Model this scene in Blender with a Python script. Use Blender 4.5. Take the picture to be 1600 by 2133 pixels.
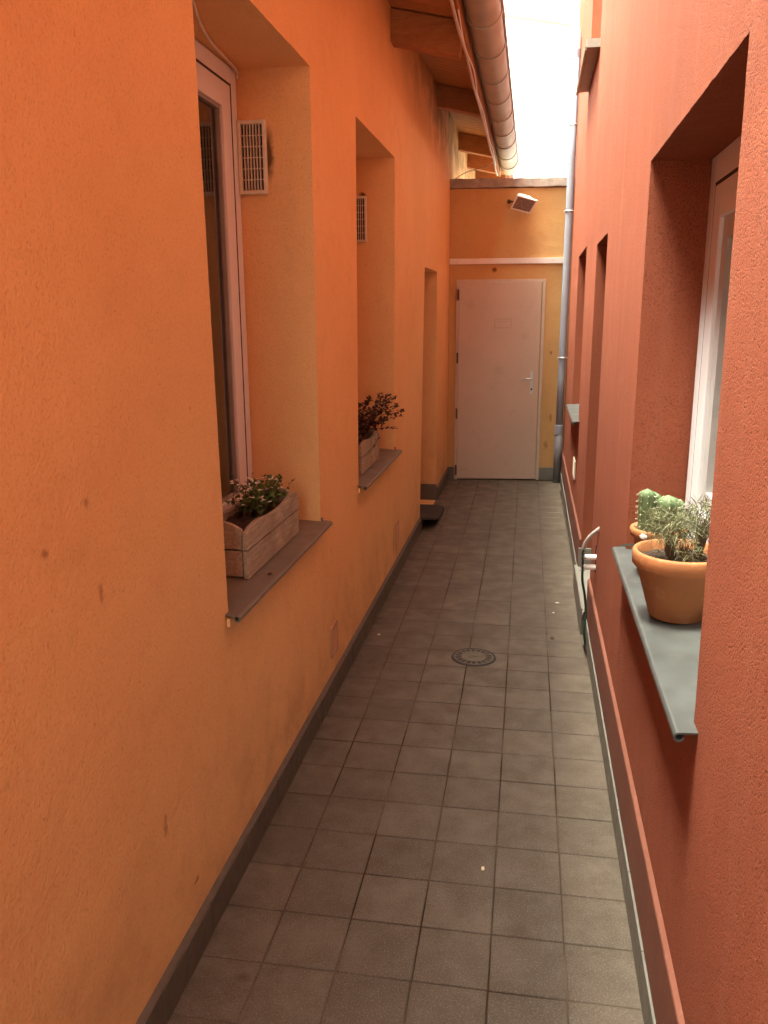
import bpy, bmesh, math, random
from mathutils import Vector, Matrix, noise
R = math.radians
random.seed(7)
for o in list(bpy.data.objects): bpy.data.objects.remove(o)
S = bpy.context.scene
C = S.collection

# ------------------------------------------------------------------ camera
cam = bpy.data.cameras.new('camera')
cam.sensor_fit = 'HORIZONTAL'; cam.sensor_width = 36; cam.lens = 36 * 1727.94 / 1600
cam.clip_start = .05; cam.clip_end = 3000
co = bpy.data.objects.new('camera', cam); C.objects.link(co)
YAW, PIT, ROL = .175172, .233660, -.006172
F = Vector((-math.sin(YAW) * math.cos(PIT), math.cos(YAW) * math.cos(PIT), -math.sin(PIT)))
r0 = Vector((math.cos(YAW), math.sin(YAW), 0)); u0 = r0.cross(F)
cr, sr = math.cos(ROL), math.sin(ROL)
rr = cr * r0 + sr * u0; uu = -sr * r0 + cr * u0
m = Matrix((rr, uu, -F)).transposed().to_4x4(); m.translation = Vector((0, 0, 1.62))
co.matrix_world = m
S.camera = co

# ------------------------------------------------------------------ world, sun, exposure
SUN_EL, SUN_AZ = R(76), R(262)          # overcast: high, very soft sun
W = bpy.data.worlds.new('World'); S.world = W; W.use_nodes = True
nt = W.node_tree; nt.nodes.clear()
sky = nt.nodes.new('ShaderNodeTexSky'); sky.sky_type = 'NISHITA'; sky.sun_disc = False
sky.sun_elevation = SUN_EL; sky.sun_rotation = SUN_AZ
sky.air_density = 1.0; sky.dust_density = 4.0; sky.ozone_density = 1.0
hs = nt.nodes.new('ShaderNodeHueSaturation'); hs.inputs['Saturation'].default_value = .10
bg = nt.nodes.new('ShaderNodeBackground'); bg.inputs['Strength'].default_value = .09
wo = nt.nodes.new('ShaderNodeOutputWorld')
mu = nt.nodes.new('ShaderNodeMix'); mu.data_type = 'RGBA'; mu.blend_type = 'MULTIPLY'; mu.inputs[0].default_value = 1; mu.inputs[7].default_value = (1, .98, .86, 1)   # warm white balance
nt.links.new(sky.outputs[0], hs.inputs['Color']); nt.links.new(hs.outputs[0], mu.inputs[6]); nt.links.new(mu.outputs[2], bg.inputs['Color'])
nt.links.new(bg.outputs[0], wo.inputs['Surface'])
sl = bpy.data.lights.new('sun', 'SUN'); sl.energy = 1.2; sl.angle = R(18); sl.color = (1, .96, .80)
so = bpy.data.objects.new('sun', sl); C.objects.link(so)
sd = Vector((math.sin(SUN_AZ) * math.cos(SUN_EL), math.cos(SUN_AZ) * math.cos(SUN_EL), math.sin(SUN_EL)))
so.rotation_euler = sd.to_track_quat('Z', 'Y').to_euler(); so.location = (0, -3, 8)
S.view_settings.view_transform = 'Standard'; S.view_settings.look = 'None'
S.view_settings.gamma = 1; S.view_settings.use_curve_mapping = False
S.view_settings.exposure = 4.22
S.render.engine = 'CYCLES'
S.cycles.max_bounces = 16; S.cycles.diffuse_bounces = 14; S.cycles.glossy_bounces = 6
S.cycles.transparent_max_bounces = 12; S.cycles.transmission_bounces = 8
S.cycles.use_denoising = True
S.cycles.sample_clamp_indirect = 10

# ------------------------------------------------------------------ material helpers
def srgb(r, g, b):
    f = lambda c: (c / 255 / 12.92) if c / 255 <= .04045 else ((c / 255 + .055) / 1.055) ** 2.4
    return (f(r), f(g), f(b), 1)
class N:
    def __init__(s, name, rough=.8, spec=.3):
        s.m = bpy.data.materials.new(name); s.m.use_nodes = True; s.t = s.m.node_tree
        s.b = s.t.nodes['Principled BSDF']; s.b.inputs['Roughness'].default_value = rough
        s.b.inputs['Specular IOR Level'].default_value = spec
        s.co = None; s.bm = None
    def n(s, typ, **kw):
        x = s.t.nodes.new(typ)
        for k, v in kw.items(): setattr(x, k, v)
        return x
    def l(s, a, b): s.t.links.new(a, b)
    def obj(s, scale=None):
        if not s.co: s.co = s.n('ShaderNodeTexCoord')
        if scale is None: return s.co.outputs['Object']
        mp = s.n('ShaderNodeMapping'); mp.inputs['Scale'].default_value = scale; s.l(s.co.outputs['Object'], mp.inputs[0]); return mp.outputs[0]
    def geo(s):
        g = s.n('ShaderNodeNewGeometry'); return g.outputs['Position']
    def noise(s, scale, detail=3, rough=.5, vec=None, dist=0):
        x = s.n('ShaderNodeTexNoise'); x.inputs['Scale'].default_value = scale; x.inputs['Detail'].default_value = detail
        x.inputs['Roughness'].default_value = rough; x.inputs['Distortion'].default_value = dist
        s.l(vec if vec is not None else s.geo(), x.inputs['Vector']); return x.outputs['Fac']
    def vor(s, scale, vec=None, feature='F1'):
        x = s.n('ShaderNodeTexVoronoi'); x.inputs['Scale'].default_value = scale; x.feature = feature
        s.l(vec if vec is not None else s.geo(), x.inputs['Vector']); return x.outputs['Distance']
    def ramp(s, fac, stops):
        x = s.n('ShaderNodeValToRGB'); e = x.color_ramp.elements
        while len(e) < len(stops): e.new(.5)
        for i, (p, c) in enumerate(stops):
            e[i].position = p; e[i].color = c if len(c) == 4 else (*c, 1)
        s.l(fac, x.inputs[0]); return x.outputs[0]
    def rf(s, fac, a, b, lo=0, hi=1):
        x = s.n('ShaderNodeMapRange'); x.inputs[1].default_value = a; x.inputs[2].default_value = b
        x.inputs[3].default_value = lo; x.inputs[4].default_value = hi; s.l(fac, x.inputs[0]); return x.outputs[0]
    def mix(s, fac, a, b, mode='MIX'):
        x = s.n('ShaderNodeMix', data_type='RGBA', blend_type=mode)
        for i, v in ((0, fac), (6, a), (7, b)):
            if hasattr(v, 'is_linked') or hasattr(v, 'node'): s.l(v, x.inputs[i])
            else: x.inputs[i].default_value = v
        return x.outputs[2]
    def math(s, op, a, b=0, c=None):
        x = s.n('ShaderNodeMath', operation=op)
        for i, v in enumerate((a, b) if c is None else (a, b, c)):
            if hasattr(v, 'node'): s.l(v, x.inputs[i])
            else: x.inputs[i].default_value = v
        return x.outputs[0]
    def rnd(s):
        return s.n('ShaderNodeObjectInfo').outputs['Random']
    def col(s, c):
        if hasattr(c, 'node'): s.l(c, s.b.inputs['Base Color'])
        else: s.b.inputs['Base Color'].default_value = c
    def bump(s, h, dist, strength=1):
        x = s.n('ShaderNodeBump'); x.inputs['Distance'].default_value = dist; x.inputs['Strength'].default_value = strength
        s.l(h, x.inputs['Height'])
        if s.bm: s.l(s.bm, x.inputs['Normal'])
        s.bm = x.outputs[0]; s.l(s.bm, s.b.inputs['Normal'])
    def spot(s, p, r, soft=.5, stretch=(1, 1, 1)):
        d = s.n('ShaderNodeVectorMath', operation='SUBTRACT'); s.l(s.wob, d.inputs[0]); d.inputs[1].default_value = p
        e = s.n('ShaderNodeVectorMath', operation='MULTIPLY'); s.l(d.outputs[0], e.inputs[0]); e.inputs[1].default_value = stretch
        q = s.n('ShaderNodeVectorMath', operation='LENGTH'); s.l(e.outputs[0], q.inputs[0])
        return s.rf(q.outputs['Value'], r * soft, r, 1, 0)
    def wobble(s, scale, amt):
        g = s.geo(); x = s.n('ShaderNodeTexNoise'); x.inputs['Scale'].default_value = scale; s.l(g, x.inputs['Vector'])
        d = s.n('ShaderNodeVectorMath', operation='SUBTRACT'); s.l(x.outputs['Color'], d.inputs[0]); d.inputs[1].default_value = (.5, .5, .5)
        e = s.n('ShaderNodeVectorMath', operation='SCALE'); s.l(d.outputs[0], e.inputs[0]); e.inputs['Scale'].default_value = amt
        a = s.n('ShaderNodeVectorMath', operation='ADD'); s.l(g, a.inputs[0]); s.l(e.outputs[0], a.inputs[1]); s.wob = a.outputs[0]
    def sepz(s):
        x = s.n('ShaderNodeSeparateXYZ'); s.l(s.geo(), x.inputs[0]); return x.outputs

ORANGE = (.70, .275, .095, 1)
def mk_orange(name, spots, mildew=.7, dull=1):
    k = N(name, .9, .15)
    big = k.noise(1.1, 6, .65); c = k.mix(k.rf(big, .32, .70), (.73, .418, .180, 1), (.80, .485, .222, 1))
    c = k.mix(k.rf(k.noise(7, 6, .7), .52, .78, 0, .35), c, (.58, .31, .125, 1))
    stre = k.n('ShaderNodeMapping'); stre.inputs['Scale'].default_value = (7, 7, 1.1); k.l(k.geo(), stre.inputs[0])
    st = k.noise(1.5, 5, .65, stre.outputs[0]); c = k.mix(k.rf(st, .58, .8, 0, .14), c, (.50, .26, .12, 1))
    gr = k.noise(150, 3, .65); c = k.mix(k.rf(gr, .30, .46, .38, 0), c, (.44, .215, .080, 1)); c = k.mix(k.rf(gr, .56, .72, 0, .30), c, (.80, .55, .30, 1))
    sp = k.noise(60, 3, .6); c = k.mix(k.rf(sp, .68, .76, 0, .5), c, (.34, .13, .045, 1))
    # rising grime at the foot of the wall, mildew under the eaves at the far end
    z = k.sepz(); foot = k.math('MULTIPLY', k.rf(z[2], .1, .55, 1, 0), k.rf(k.noise(3.5, 5, .65), .42, .7))
    c = k.mix(k.math('MULTIPLY', foot, .5), c, (.36, .20, .10, 1))
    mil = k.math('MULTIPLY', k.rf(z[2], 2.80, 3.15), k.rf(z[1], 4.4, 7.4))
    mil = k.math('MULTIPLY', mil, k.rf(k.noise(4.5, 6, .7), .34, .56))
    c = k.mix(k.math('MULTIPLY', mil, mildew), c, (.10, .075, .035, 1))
    k.wobble(30, .03)
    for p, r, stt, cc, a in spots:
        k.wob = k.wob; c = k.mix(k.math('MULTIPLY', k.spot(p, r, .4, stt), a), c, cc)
    if dull < 1: c = k.mix(1.0, c, (dull, dull, dull * .9, 1), 'MULTIPLY')
    k.col(c)
    k.bump(gr, .0034, .75); k.bump(k.noise(45, 3, .55), .004, .42); k.bump(k.noise(6, 4, .55), .022, .36)
    return k.m
B_ = srgb(110, 52, 22)
M = {}
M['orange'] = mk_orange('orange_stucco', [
    ((-.808, 1.242, 1.224), .016, (1, 1, 1.3), B_, .5), ((-.808, 1.409, 1.094), .018, (1, 1.6, .7), B_, .4), ((-.808, 1.387, 1.282), .014, (1, 1, 1), B_, .4),
    ((-.808, 1.604, .459), .030, (1, 2.6, .8), B_, .4), ((-.808, 1.754, .202), .018, (1, .8, 3), B_, .75),
    ((-.808, 3.279, .645), .016, (1, 3, .8), B_, .5), ((-.808, 4.90, .25), .12, (1, 6, 1), B_, .5), ((-.808, 5.02, .17), .10, (1, 5, 1), B_, .5),
    ((-.970, 3.114, 2.19), .105, (4.2, 1, 1), srgb(60, 28, 10), .85), ((-.995, 4.975, 2.29), .03, (1, 1, 1.5), srgb(50, 22, 8), .9), ((-.808, 5.0, 2.68), .05, (1, 9, 1), B_, .7), ((-.808, 5.65, 2.80), .04, (1, 7, 1), B_, .6), ((-.808, 3.19, .345), .020, (1, 4, 1), B_, .6)])  # dark crescent beside the near grille: its shadow and dirt painted into the wall
M['ochre'] = mk_orange('ochre_stucco', [((-.38, 8.26, 2.03), .03, (1, 1, 1), B_, .8), ((.18, 8.32, 1.25), .02, (1, 1, 1), B_, .6),
    ((.16, 8.32, .35), .05, (2, 1, 1), B_, .4), ((.20, 8.32, .62), .05, (3, 1, 1), B_, .4)], .12, .72)

def mk_red(name, base, dark, coarse):
    k = N(name, .88, .2)
    big = k.noise(1.6, 4, .6); c = k.mix(k.rf(big, .3, .75), tuple(x * .92 for x in base[:3]) + (1,), tuple(min(1, x * 1.08) for x in base[:3]) + (1,))
    n0 = k.noise(coarse, 2.5, .5, dist=.5); n1 = k.noise(coarse * 2.6, 2, .5)
    g = k.math('ADD', k.rf(n0, .33, .50), k.math('MULTIPLY', n1, .45))
    c = k.mix(k.rf(n0, .31, .42, .65, 0), c, dark)
    c = k.mix(k.rf(n1, .58, .72, 0, .35), c, tuple(min(1, x * 1.35) for x in base[:3]) + (1,))
    st = k.n('ShaderNodeMapping'); st.inputs['Scale'].default_value = (8, 8, .7); k.l(k.geo(), st.inputs[0])
    c = k.mix(k.rf(k.noise(1.4, 4, .6, st.outputs[0]), .5, .8, 0, .15), c, (.42, .21, .14, 1))
    c = k.mix(k.rf(k.noise(2.6, 6, .7), .52, .75, 0, .28), c, tuple(x * .72 for x in base[:3]) + (1,)); c = k.mix(k.rf(k.noise(5.5, 6, .7), .56, .78, 0, .22), c, (.42, .155, .09, 1))
    k.col(c); k.bump(g, .0026, .9); k.bump(k.noise(9, 4, .6), .015, .15); k.bump(k.noise(coarse * 3, 2, .5), .001, .4)
    return k.m
M['red'] = mk_red('red_scratch_plaster', (.295, .080, .038, 1), (.11, .024, .009, 1), 210)
k = N('smooth_red_plinth', .75, .3)
c = k.mix(k.rf(k.noise(4, 5, .65), .3, .75), (.165, .058, .036, 1), (.215, .080, .051, 1)); c = k.mix(k.rf(k.noise(40, 3, .6), .6, .8, 0, .4), c, (.36, .2, .15, 1))
k.col(c); k.bump(k.noise(60, 3, .6), .002, .35); M['plinth'] = k.m

def plain(name, colr, rough=.6, var=.12, scale=12, bump=0, bscale=80, metal=0, spec=.4, dirt=None):
    k = N(name, rough, spec); k.b.inputs['Metallic'].default_value = metal
    a = tuple(x * (1 - var) for x in colr[:3]) + (1,); b = tuple(min(1, x * (1 + var)) for x in colr[:3]) + (1,)
    c = k.mix(k.rf(k.noise(scale, 5, .6), .3, .7), a, b)
    if dirt: c = k.mix(k.rf(k.noise(scale * 2.3, 5, .7), .55, .8, 0, .6), c, dirt)
    k.col(c); k.l(k.rf(k.noise(scale * 2, 3), .3, .7, max(0, rough - .1), min(1, rough + .1)), k.b.inputs['Roughness'])
    if bump: k.bump(k.noise(bscale, 4, .6), bump, .5)
    return k.m
M['pvc'] = plain('white_pvc', (.74, .74, .77), .4, .02, 3)
M['pvc_old'] = plain('cream_plastic', (.66, .60, .48), .5, .08, 25, dirt=(.45, .36, .24, 1))
M['bead'] = plain('grey_glazing_bead', (.30, .28, .26), .5)
M['bead_light'] = plain('light_grey_bead', (.46, .46, .45), .4)
M['seal'] = plain('black_rubber_seal', (.02, .018, .016), .6)
M['zinc'] = plain('grey_zinc_sheet', (.070, .076, .072), .42, .12, 9, .0006, 60, .25, .5, (.14, .14, .125, 1))
M['brown_sill'] = plain('brown_coated_sheet', (.165, .140, .112), .5, .15, 9, .0006, 60, .1, .4, (.12, .085, .06, 1))
M['zinc_bounce'] = plain('zinc_sheet_bounce_tint', (.36, .25, .17), .5, .1, 8, metal=.1)  # zinc of the upper sill, orange bounce light put into its colour
M['gutter'] = plain('weathered_zinc_gutter', (.36, .345, .30), .5, .18, 7, .0008, 40, .3, .4, (.20, .15, .12, 1))
M['pipe'] = plain('grey_blue_plastic', (.27, .30, .35), .4, .06, 6, dirt=(.24, .25, .27, 1))
M['pipe_dark'] = plain('dark_grey_plastic', (.15, .145, .15), .45, .08, 6)
M['steel'] = plain('galvanised_steel', (.55, .54, .52), .4, .1, 30, metal=.6)
M['terracotta'] = plain('terracotta', (.34, .130, .049), .75, .16, 9, .001, 120, 0, .25, (.62, .32, .18, 1))
M['soil'] = plain('potting_soil', (.035, .022, .014), .95, .5, 70, .006, 90)
M['black'] = plain('black_plastic', (.012, .011, .010), .5)
M['room'] = plain('dark_room_plaster', (.22, .15, .10), .9)
M['concrete'] = plain('rough_coping_concrete', (.34, .29, .24), .9, .25, 12, .006, 45, 0, .2, (.16, .12, .09, 1))
M['trim'] = plain('painted_trim_board', (.72, .66, .60), .5, .08, 8, .0006, 50, dirt=(.5, .42, .34, 1))
M['door'] = plain('cream_painted_steel', (.50, .385, .29), .42, .05, 3, .0015, 5, dirt=(.38, .275, .195, 1))
M['doorframe'] = plain('cream_frame_paint', (.52, .42, .32), .45, .08, 14, dirt=(.42, .34, .27, 1))
M['residue'] = plain('glue_residue', (.34, .25, .19), .7, .3, 90)
M['hinge'] = plain('rusty_hinge', (.10, .055, .03), .7, .3, 60)
M['skirt_brown'] = plain('dark_taupe_skirting_tile', (.105, .088, .066), .55, .12, 14, .0005, 150, dirt=(.055, .040, .028, 1))
M['skirt_grey'] = plain('grey_green_skirting_tile', (.16, .155, .13), .55, .12, 14, .0005, 150, dirt=(.21, .21, .175, 1))
M['mortar'] = plain('pale_mortar', (.26, .24, .20), .9, .15, 30, .002, 90)
M['mortar_dark'] = plain('grimy_mortar', (.12, .095, .07), .9, .2, 30, .002, 90)
M['threshold'] = plain('pale_stone_threshold', (.18, .17, .145), .6, .12, 10, .001, 60, dirt=(.13, .12, .10, 1))
M['green_cable'] = plain('dark_green_cable', (.012, .05, .028), .4)
M['grey_conduit'] = plain('grey_conduit', (.42, .38, .34), .5)
M['white_cable'] = plain('white_cable', (.70, .64, .56), .5)
M['ceramic'] = plain('white_ceramic', (.82, .79, .74), .3, .04)
M['mat'] = plain('charcoal_rubber_mat', (.045, .035, .030), .9, .4, 160, .004, 220)
M['iron'] = plain('grimy_drain_metal', (.13, .108, .078), .55, .2, 40, .0008, 90, .2, .4, (.07, .055, .038, 1))
M['ground'] = plain('yard_concrete', (.25, .23, .20), .9, .15, 3, .002, 40)
M['pebble'] = plain('pale_crumb', (.72, .62, .44), .8)
M['leafdead'] = plain('dry_brown_leaf', (.07, .04, .02), .8)
M['curtain'] = plain('grey_curtain_cloth', (.42, .39, .36), .9, .08, 20, .002, 200)
M['lampbody'] = plain('white_lamp_enamel', (.74, .68, .60), .4, .06, 20, dirt=(.45, .36, .28, 1))

# wood
def wood(name, a, b, scale=(1, 1, 1), dirt=(.06, .04, .025, 1), rough=.7, amt=.55):
    k = N(name, rough, .25)
    v = k.obj(scale)
    g = k.noise(14, 6, .65, v, 1.2); c = k.mix(k.rf(g, .3, .7), a, b)
    c = k.mix(k.rf(k.noise(3.2, 5, .7, k.obj()), .5, .75, 0, amt), c, dirt)
    h = k.mix(.35, c, (1, 1, 1, 1), 'MULTIPLY'); k.col(c)
    k.bump(g, .0012, .6); return k.m
M['rafter'] = wood('stained_rafter_wood', (.28, .108, .036, 1), (.42, .18, .062, 1), (.6, 5, 5), (.16, .05, .015, 1))
M['soffit'] = wood('varnished_soffit_board', (.34, .15, .052, 1), (.48, .23, .085, 1), (.6, 6, 6), (.16, .06, .02, 1))
M['weathered'] = wood('weathered_white_planter_wood', (.24, .195, .138, 1), (.46, .395, .30, 1), (7, .5, 7), (.10, .072, .045, 1), .85, .85)
M['fascia'] = wood('fascia_board', (.30, .14, .055, 1), (.40, .20, .085, 1), (6, .4, 6), (.2, .08, .03, 1))
k = N('roof_tile_clay', .85, .2); k.col(k.mix(k.noise(6, 4), (.25, .09, .05, 1), (.36, .15, .08, 1))); M['roof'] = k.m

# floor tile: taupe stoneware with a fine ribbed imprint, every tile a little different
def mk_tile():
    k = N('taupe_floor_tile', .62, .35)
    r = k.rnd(); c = k.mix(r, (.096, .072, .050, 1), (.132, .102, .073, 1))
    c = k.mix(k.rf(k.noise(4.5, 6, .7), .36, .66, 0, .65), c, (.070, .051, .035, 1)); c = k.mix(k.rf(k.noise(16, 6, .75), .52, .72, 0, .45), c, (.155, .128, .095, 1))
    se = k.n('ShaderNodeSeparateXYZ'); k.l(k.obj(), se.inputs[0])      # grime gathers along the joints
    ed = k.math('MAXIMUM', k.math('ABSOLUTE', se.outputs[0]), k.math('ABSOLUTE', se.outputs[1])); ed = k.math('ADD', ed, k.rf(k.noise(28, 5, .7), .3, .7, -.018, .012))
    c = k.mix(k.rf(ed, .072, .094, 0, .18), c, (.070, .055, .038, 1))
    c = k.mix(k.rf(k.noise(240, 2, .6), .52, .70, 0, .6), c, (.23, .198, .150, 1))
    c = k.mix(k.rf(k.noise(170, 2, .6), .58, .70, 0, .6), c, (.055, .045, .032, 1))
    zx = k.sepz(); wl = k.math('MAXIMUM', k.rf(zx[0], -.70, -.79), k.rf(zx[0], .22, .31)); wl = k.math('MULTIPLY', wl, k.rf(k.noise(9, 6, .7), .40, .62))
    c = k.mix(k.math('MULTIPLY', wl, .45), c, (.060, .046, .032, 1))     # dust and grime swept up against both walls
    k.wobble(45, .035)
    D = (.055, .035, .022, 1)
    for p, rad, stt, a in (((-.665, 1.669, 0), .024, (.8, 1.2, 1), .75), ((-.678, 2.111, 0), .020, (1, 1, 1), .7), ((-.63, 2.121, 0), .016, (.8, 1, 1), .7),
                           ((-.65, 3.621, 0), .024, (1, 1, 1), .5), ((-.35, 2.25, 0), .05, (1, 1, 1), .3), ((-.05, 2.6, 0), .06, (1, 1, 1), .25), ((.05, 3.2, 0), .03, (1, 1, 1), .4), ((-.56, 2.9, 0), .05, (2, 1, 1), .35),
                           ((.02, 1.95, 0), .035, (1, 1, 1), .35), ((-.6, 5.3, 0), .05, (1, 1, 1), .4), ((-.4, 4.4, 0), .03, (1, 1, 1), .4), ((.22, 1.9, 0), .02, (1, 1, 1), .3)):
        c = k.mix(k.math('MULTIPLY', k.spot(p, rad, .3, stt), a), c, D)
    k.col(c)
    wv = k.n('ShaderNodeTexWave'); wv.inputs['Scale'].default_value = 95; wv.bands_direction = 'X'; k.l(k.obj(), wv.inputs[0])
    wv2 = k.n('ShaderNodeTexWave'); wv2.inputs['Scale'].default_value = 95; wv2.bands_direction = 'Y'; k.l(k.obj(), wv2.inputs[0])
    k.bump(k.math('MULTIPLY', wv.outputs['Fac'], wv2.outputs['Fac']), .0005, .5); k.bump(k.noise(120, 3, .6), .0008, .35)
    k.l(k.rf(k.noise(9, 4), .3, .7, .45, .75), k.b.inputs['Roughness'])
    return k.m
M['tile'] = mk_tile()
k = N('tile_grout', .95, .1); k.col(k.mix(k.rf(k.noise(1.6, 3, .6), .42, .62), (.036, .024, .015, 1), (.14, .110, .079, 1))); k.bump(k.noise(150, 3), .001, .6); M['grout'] = k.m

# glass: clear pane that mirrors at grazing angles
k = N('window_glass'); k.t.nodes.remove(k.b)
tr = k.n('ShaderNodeBsdfTransparent'); tr.inputs[0].default_value = (.86, .88, .87, 1)
gl = k.n('ShaderNodeBsdfGlossy'); gl.inputs['Roughness'].default_value = .015
fr = k.n('ShaderNodeFresnel'); fr.inputs[0].default_value = 2.8
ms = k.n('ShaderNodeMixShader'); k.l(fr.outputs[0], ms.inputs[0]); k.l(tr.outputs[0], ms.inputs[1]); k.l(gl.outputs[0], ms.inputs[2])
k.l(ms.outputs[0], k.t.nodes['Material Output'].inputs[0]); M['glass'] = k.m

def leafmat(name, a, b, trans=.15):
    k = N(name, .55, .3); k.col(k.mix(k.noise(60, 2), a, b)); k.b.inputs['Subsurface Weight'].default_value = 0; return k.m
M['leaf_green'] = leafmat('fresh_green_leaf', (.035, .075, .016, 1), (.10, .16, .035, 1))
M['leaf_purple'] = leafmat('dark_purple_leaf', (.030, .010, .010, 1), (.065, .020, .016, 1))
M['leaf_grey'] = leafmat('grey_green_needles', (.060, .062, .030, 1), (.20, .20, .095, 1))
M['stem'] = leafmat('brown_stem', (.09, .05, .028, 1), (.15, .09, .05, 1))
M['petal'] = leafmat('white_petal', (.78, .76, .66, 1), (.85, .83, .76, 1))
M['cactus'] = leafmat('cactus_skin', (.075, .115, .045, 1), (.14, .19, .09, 1))
M['spine'] = leafmat('pale_spine', (.6, .55, .4, 1), (.7, .66, .5, 1))

# ------------------------------------------------------------------ mesh helpers (all coordinates are world coordinates)
ORG = {}
def org(o): return ORG.get(o.name, Vector((0, 0, 0)))
def finish(o, parent, at):
    C.objects.link(o)
    if parent:
        o.parent = parent; ORG[o.name] = at; o.location = at - org(parent)
    else:
        ORG[o.name] = at; o.location = at
def tag(o, label=None, cat=None, group=None, kind=None):
    if label: o['label'] = label
    if cat: o['category'] = cat
    if group: o['group'] = group
    if kind: o['kind'] = kind
    return o
def empty(name, at, label, cat, group=None):
    o = bpy.data.objects.new(name, None); o.empty_display_size = .1; finish(o, None, Vector(at)); return tag(o, label, cat, group)
def mk(name, verts, faces, mat, parent=None, at=None, smooth=False, bevel=0, seg=2, mats=None):
    vs = [Vector(v) for v in verts]
    if at is None: at = org(parent) if parent else sum(vs, Vector()) / len(vs)
    at = Vector(at)
    me = bpy.data.meshes.new(name); me.from_pydata([v - at for v in vs], [], faces); me.validate(); me.update()
    bm = bmesh.new(); bm.from_mesh(me); bmesh.ops.recalc_face_normals(bm, faces=bm.faces); bm.to_mesh(me); bm.free()
    if smooth: me.polygons.foreach_set('use_smooth', [True] * len(me.polygons))
    me.materials.append(M[mat])
    o = bpy.data.objects.new(name, me); finish(o, parent, at)
    if bevel:
        b = o.modifiers.new('bevel', 'BEVEL'); b.width = bevel; b.segments = seg; b.limit_method = 'ANGLE'; b.angle_limit = R(35)
    return o
class G:
    """collects shapes for one mesh"""
    def __init__(s): s.v = []; s.f = []
    def add(s, v, f):
        n = len(s.v); s.v += [tuple(x) for x in v]; s.f += [tuple(i + n for i in q) for q in f]; return s
    def box(s, x0, x1, y0, y1, z0, z1):
        return s.add([(x0, y0, z0), (x1, y0, z0), (x1, y1, z0), (x0, y1, z0), (x0, y0, z1), (x1, y0, z1), (x1, y1, z1), (x0, y1, z1)],
                     [(0, 3, 2, 1), (4, 5, 6, 7), (0, 1, 5, 4), (1, 2, 6, 5), (2, 3, 7, 6), (3, 0, 4, 7)])
    def prism(s, poly, axis, a, b):
        """poly: 2-D points in the two other axes (in x,y,z order) extruded along axis from a to b"""
        def p3(p, t):
            l = list(p); l.insert(axis, t); return tuple(l)
        n = len(poly); v = [p3(p, a) for p in poly] + [p3(p, b) for p in poly]
        return s.add(v, [tuple(range(n)), tuple(range(2 * n - 1, n - 1, -1))] + [(i, (i + 1) % n, n + (i + 1) % n, n + i) for i in range(n)])
    def tube(s, pts, r, sides=8, cap=True):
        pts = [Vector(p) for p in pts]; n = len(pts); v = []; up = None
        rs = r if isinstance(r, (list, tuple)) else [r] * n
        for i, p in enumerate(pts):
            t = (pts[min(i + 1, n - 1)] - pts[max(i - 1, 0)]).normalized()
            if up is None: up = t.orthogonal().normalized()
            up = (up - t * up.dot(t)).normalized(); w = t.cross(up)
            for j in range(sides):
                a = 2 * math.pi * j / sides; v.append(p + (up * math.cos(a) + w * math.sin(a)) * rs[i])
        f = [(i * sides + j, i * sides + (j + 1) % sides, (i + 1) * sides + (j + 1) % sides, (i + 1) * sides + j) for i in range(n - 1) for j in range(sides)]
        if cap: f += [tuple(range(sides - 1, -1, -1)), tuple(range((n - 1) * sides, n * sides))]
        return s.add(v, f)
    def lathe(s, prof, cx, cy, sides=48, closed=False):
        v = []; n = len(prof)
        for r, z in prof:
            for j in range(sides):
                a = 2 * math.pi * j / sides; v.append((cx + r * math.cos(a), cy + r * math.sin(a), z))
        f = [(i * sides + j, i * sides + (j + 1) % sides, (i + 1) * sides + (j + 1) % sides, (i + 1) * sides + j) for i in range(n - 1) for j in range(sides)]
        f += [tuple(range(sides - 1, -1, -1)), tuple(range((n - 1) * sides, n * sides))]
        return s.add(v, f)
    def mk(s, name, mat, parent=None, at=None, **kw): return mk(name, s.v, s.f, mat, parent, at, **kw)
def catmull(P, n=6):
    P = [Vector(p) for p in P]; Q = [P[0] * 2 - P[1]] + P + [P[-1] * 2 - P[-2]]; out = []
    for i in range(1, len(Q) - 2):
        for j in range(n):
            t = j / n; a, b, c, d = Q[i - 1:i + 3]
            out.append(.5 * ((2 * b) + (c - a) * t + (2 * a - 5 * b + 4 * c - d) * t * t + (3 * b - a - 3 * c + d) * t ** 3))
    return out + [P[-1]]
def copy_tree(o, parent=None):
    c = o.copy(); C.objects.link(c); c.parent = parent
    for ch in o.children: copy_tree(ch, c)
    return c
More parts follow.
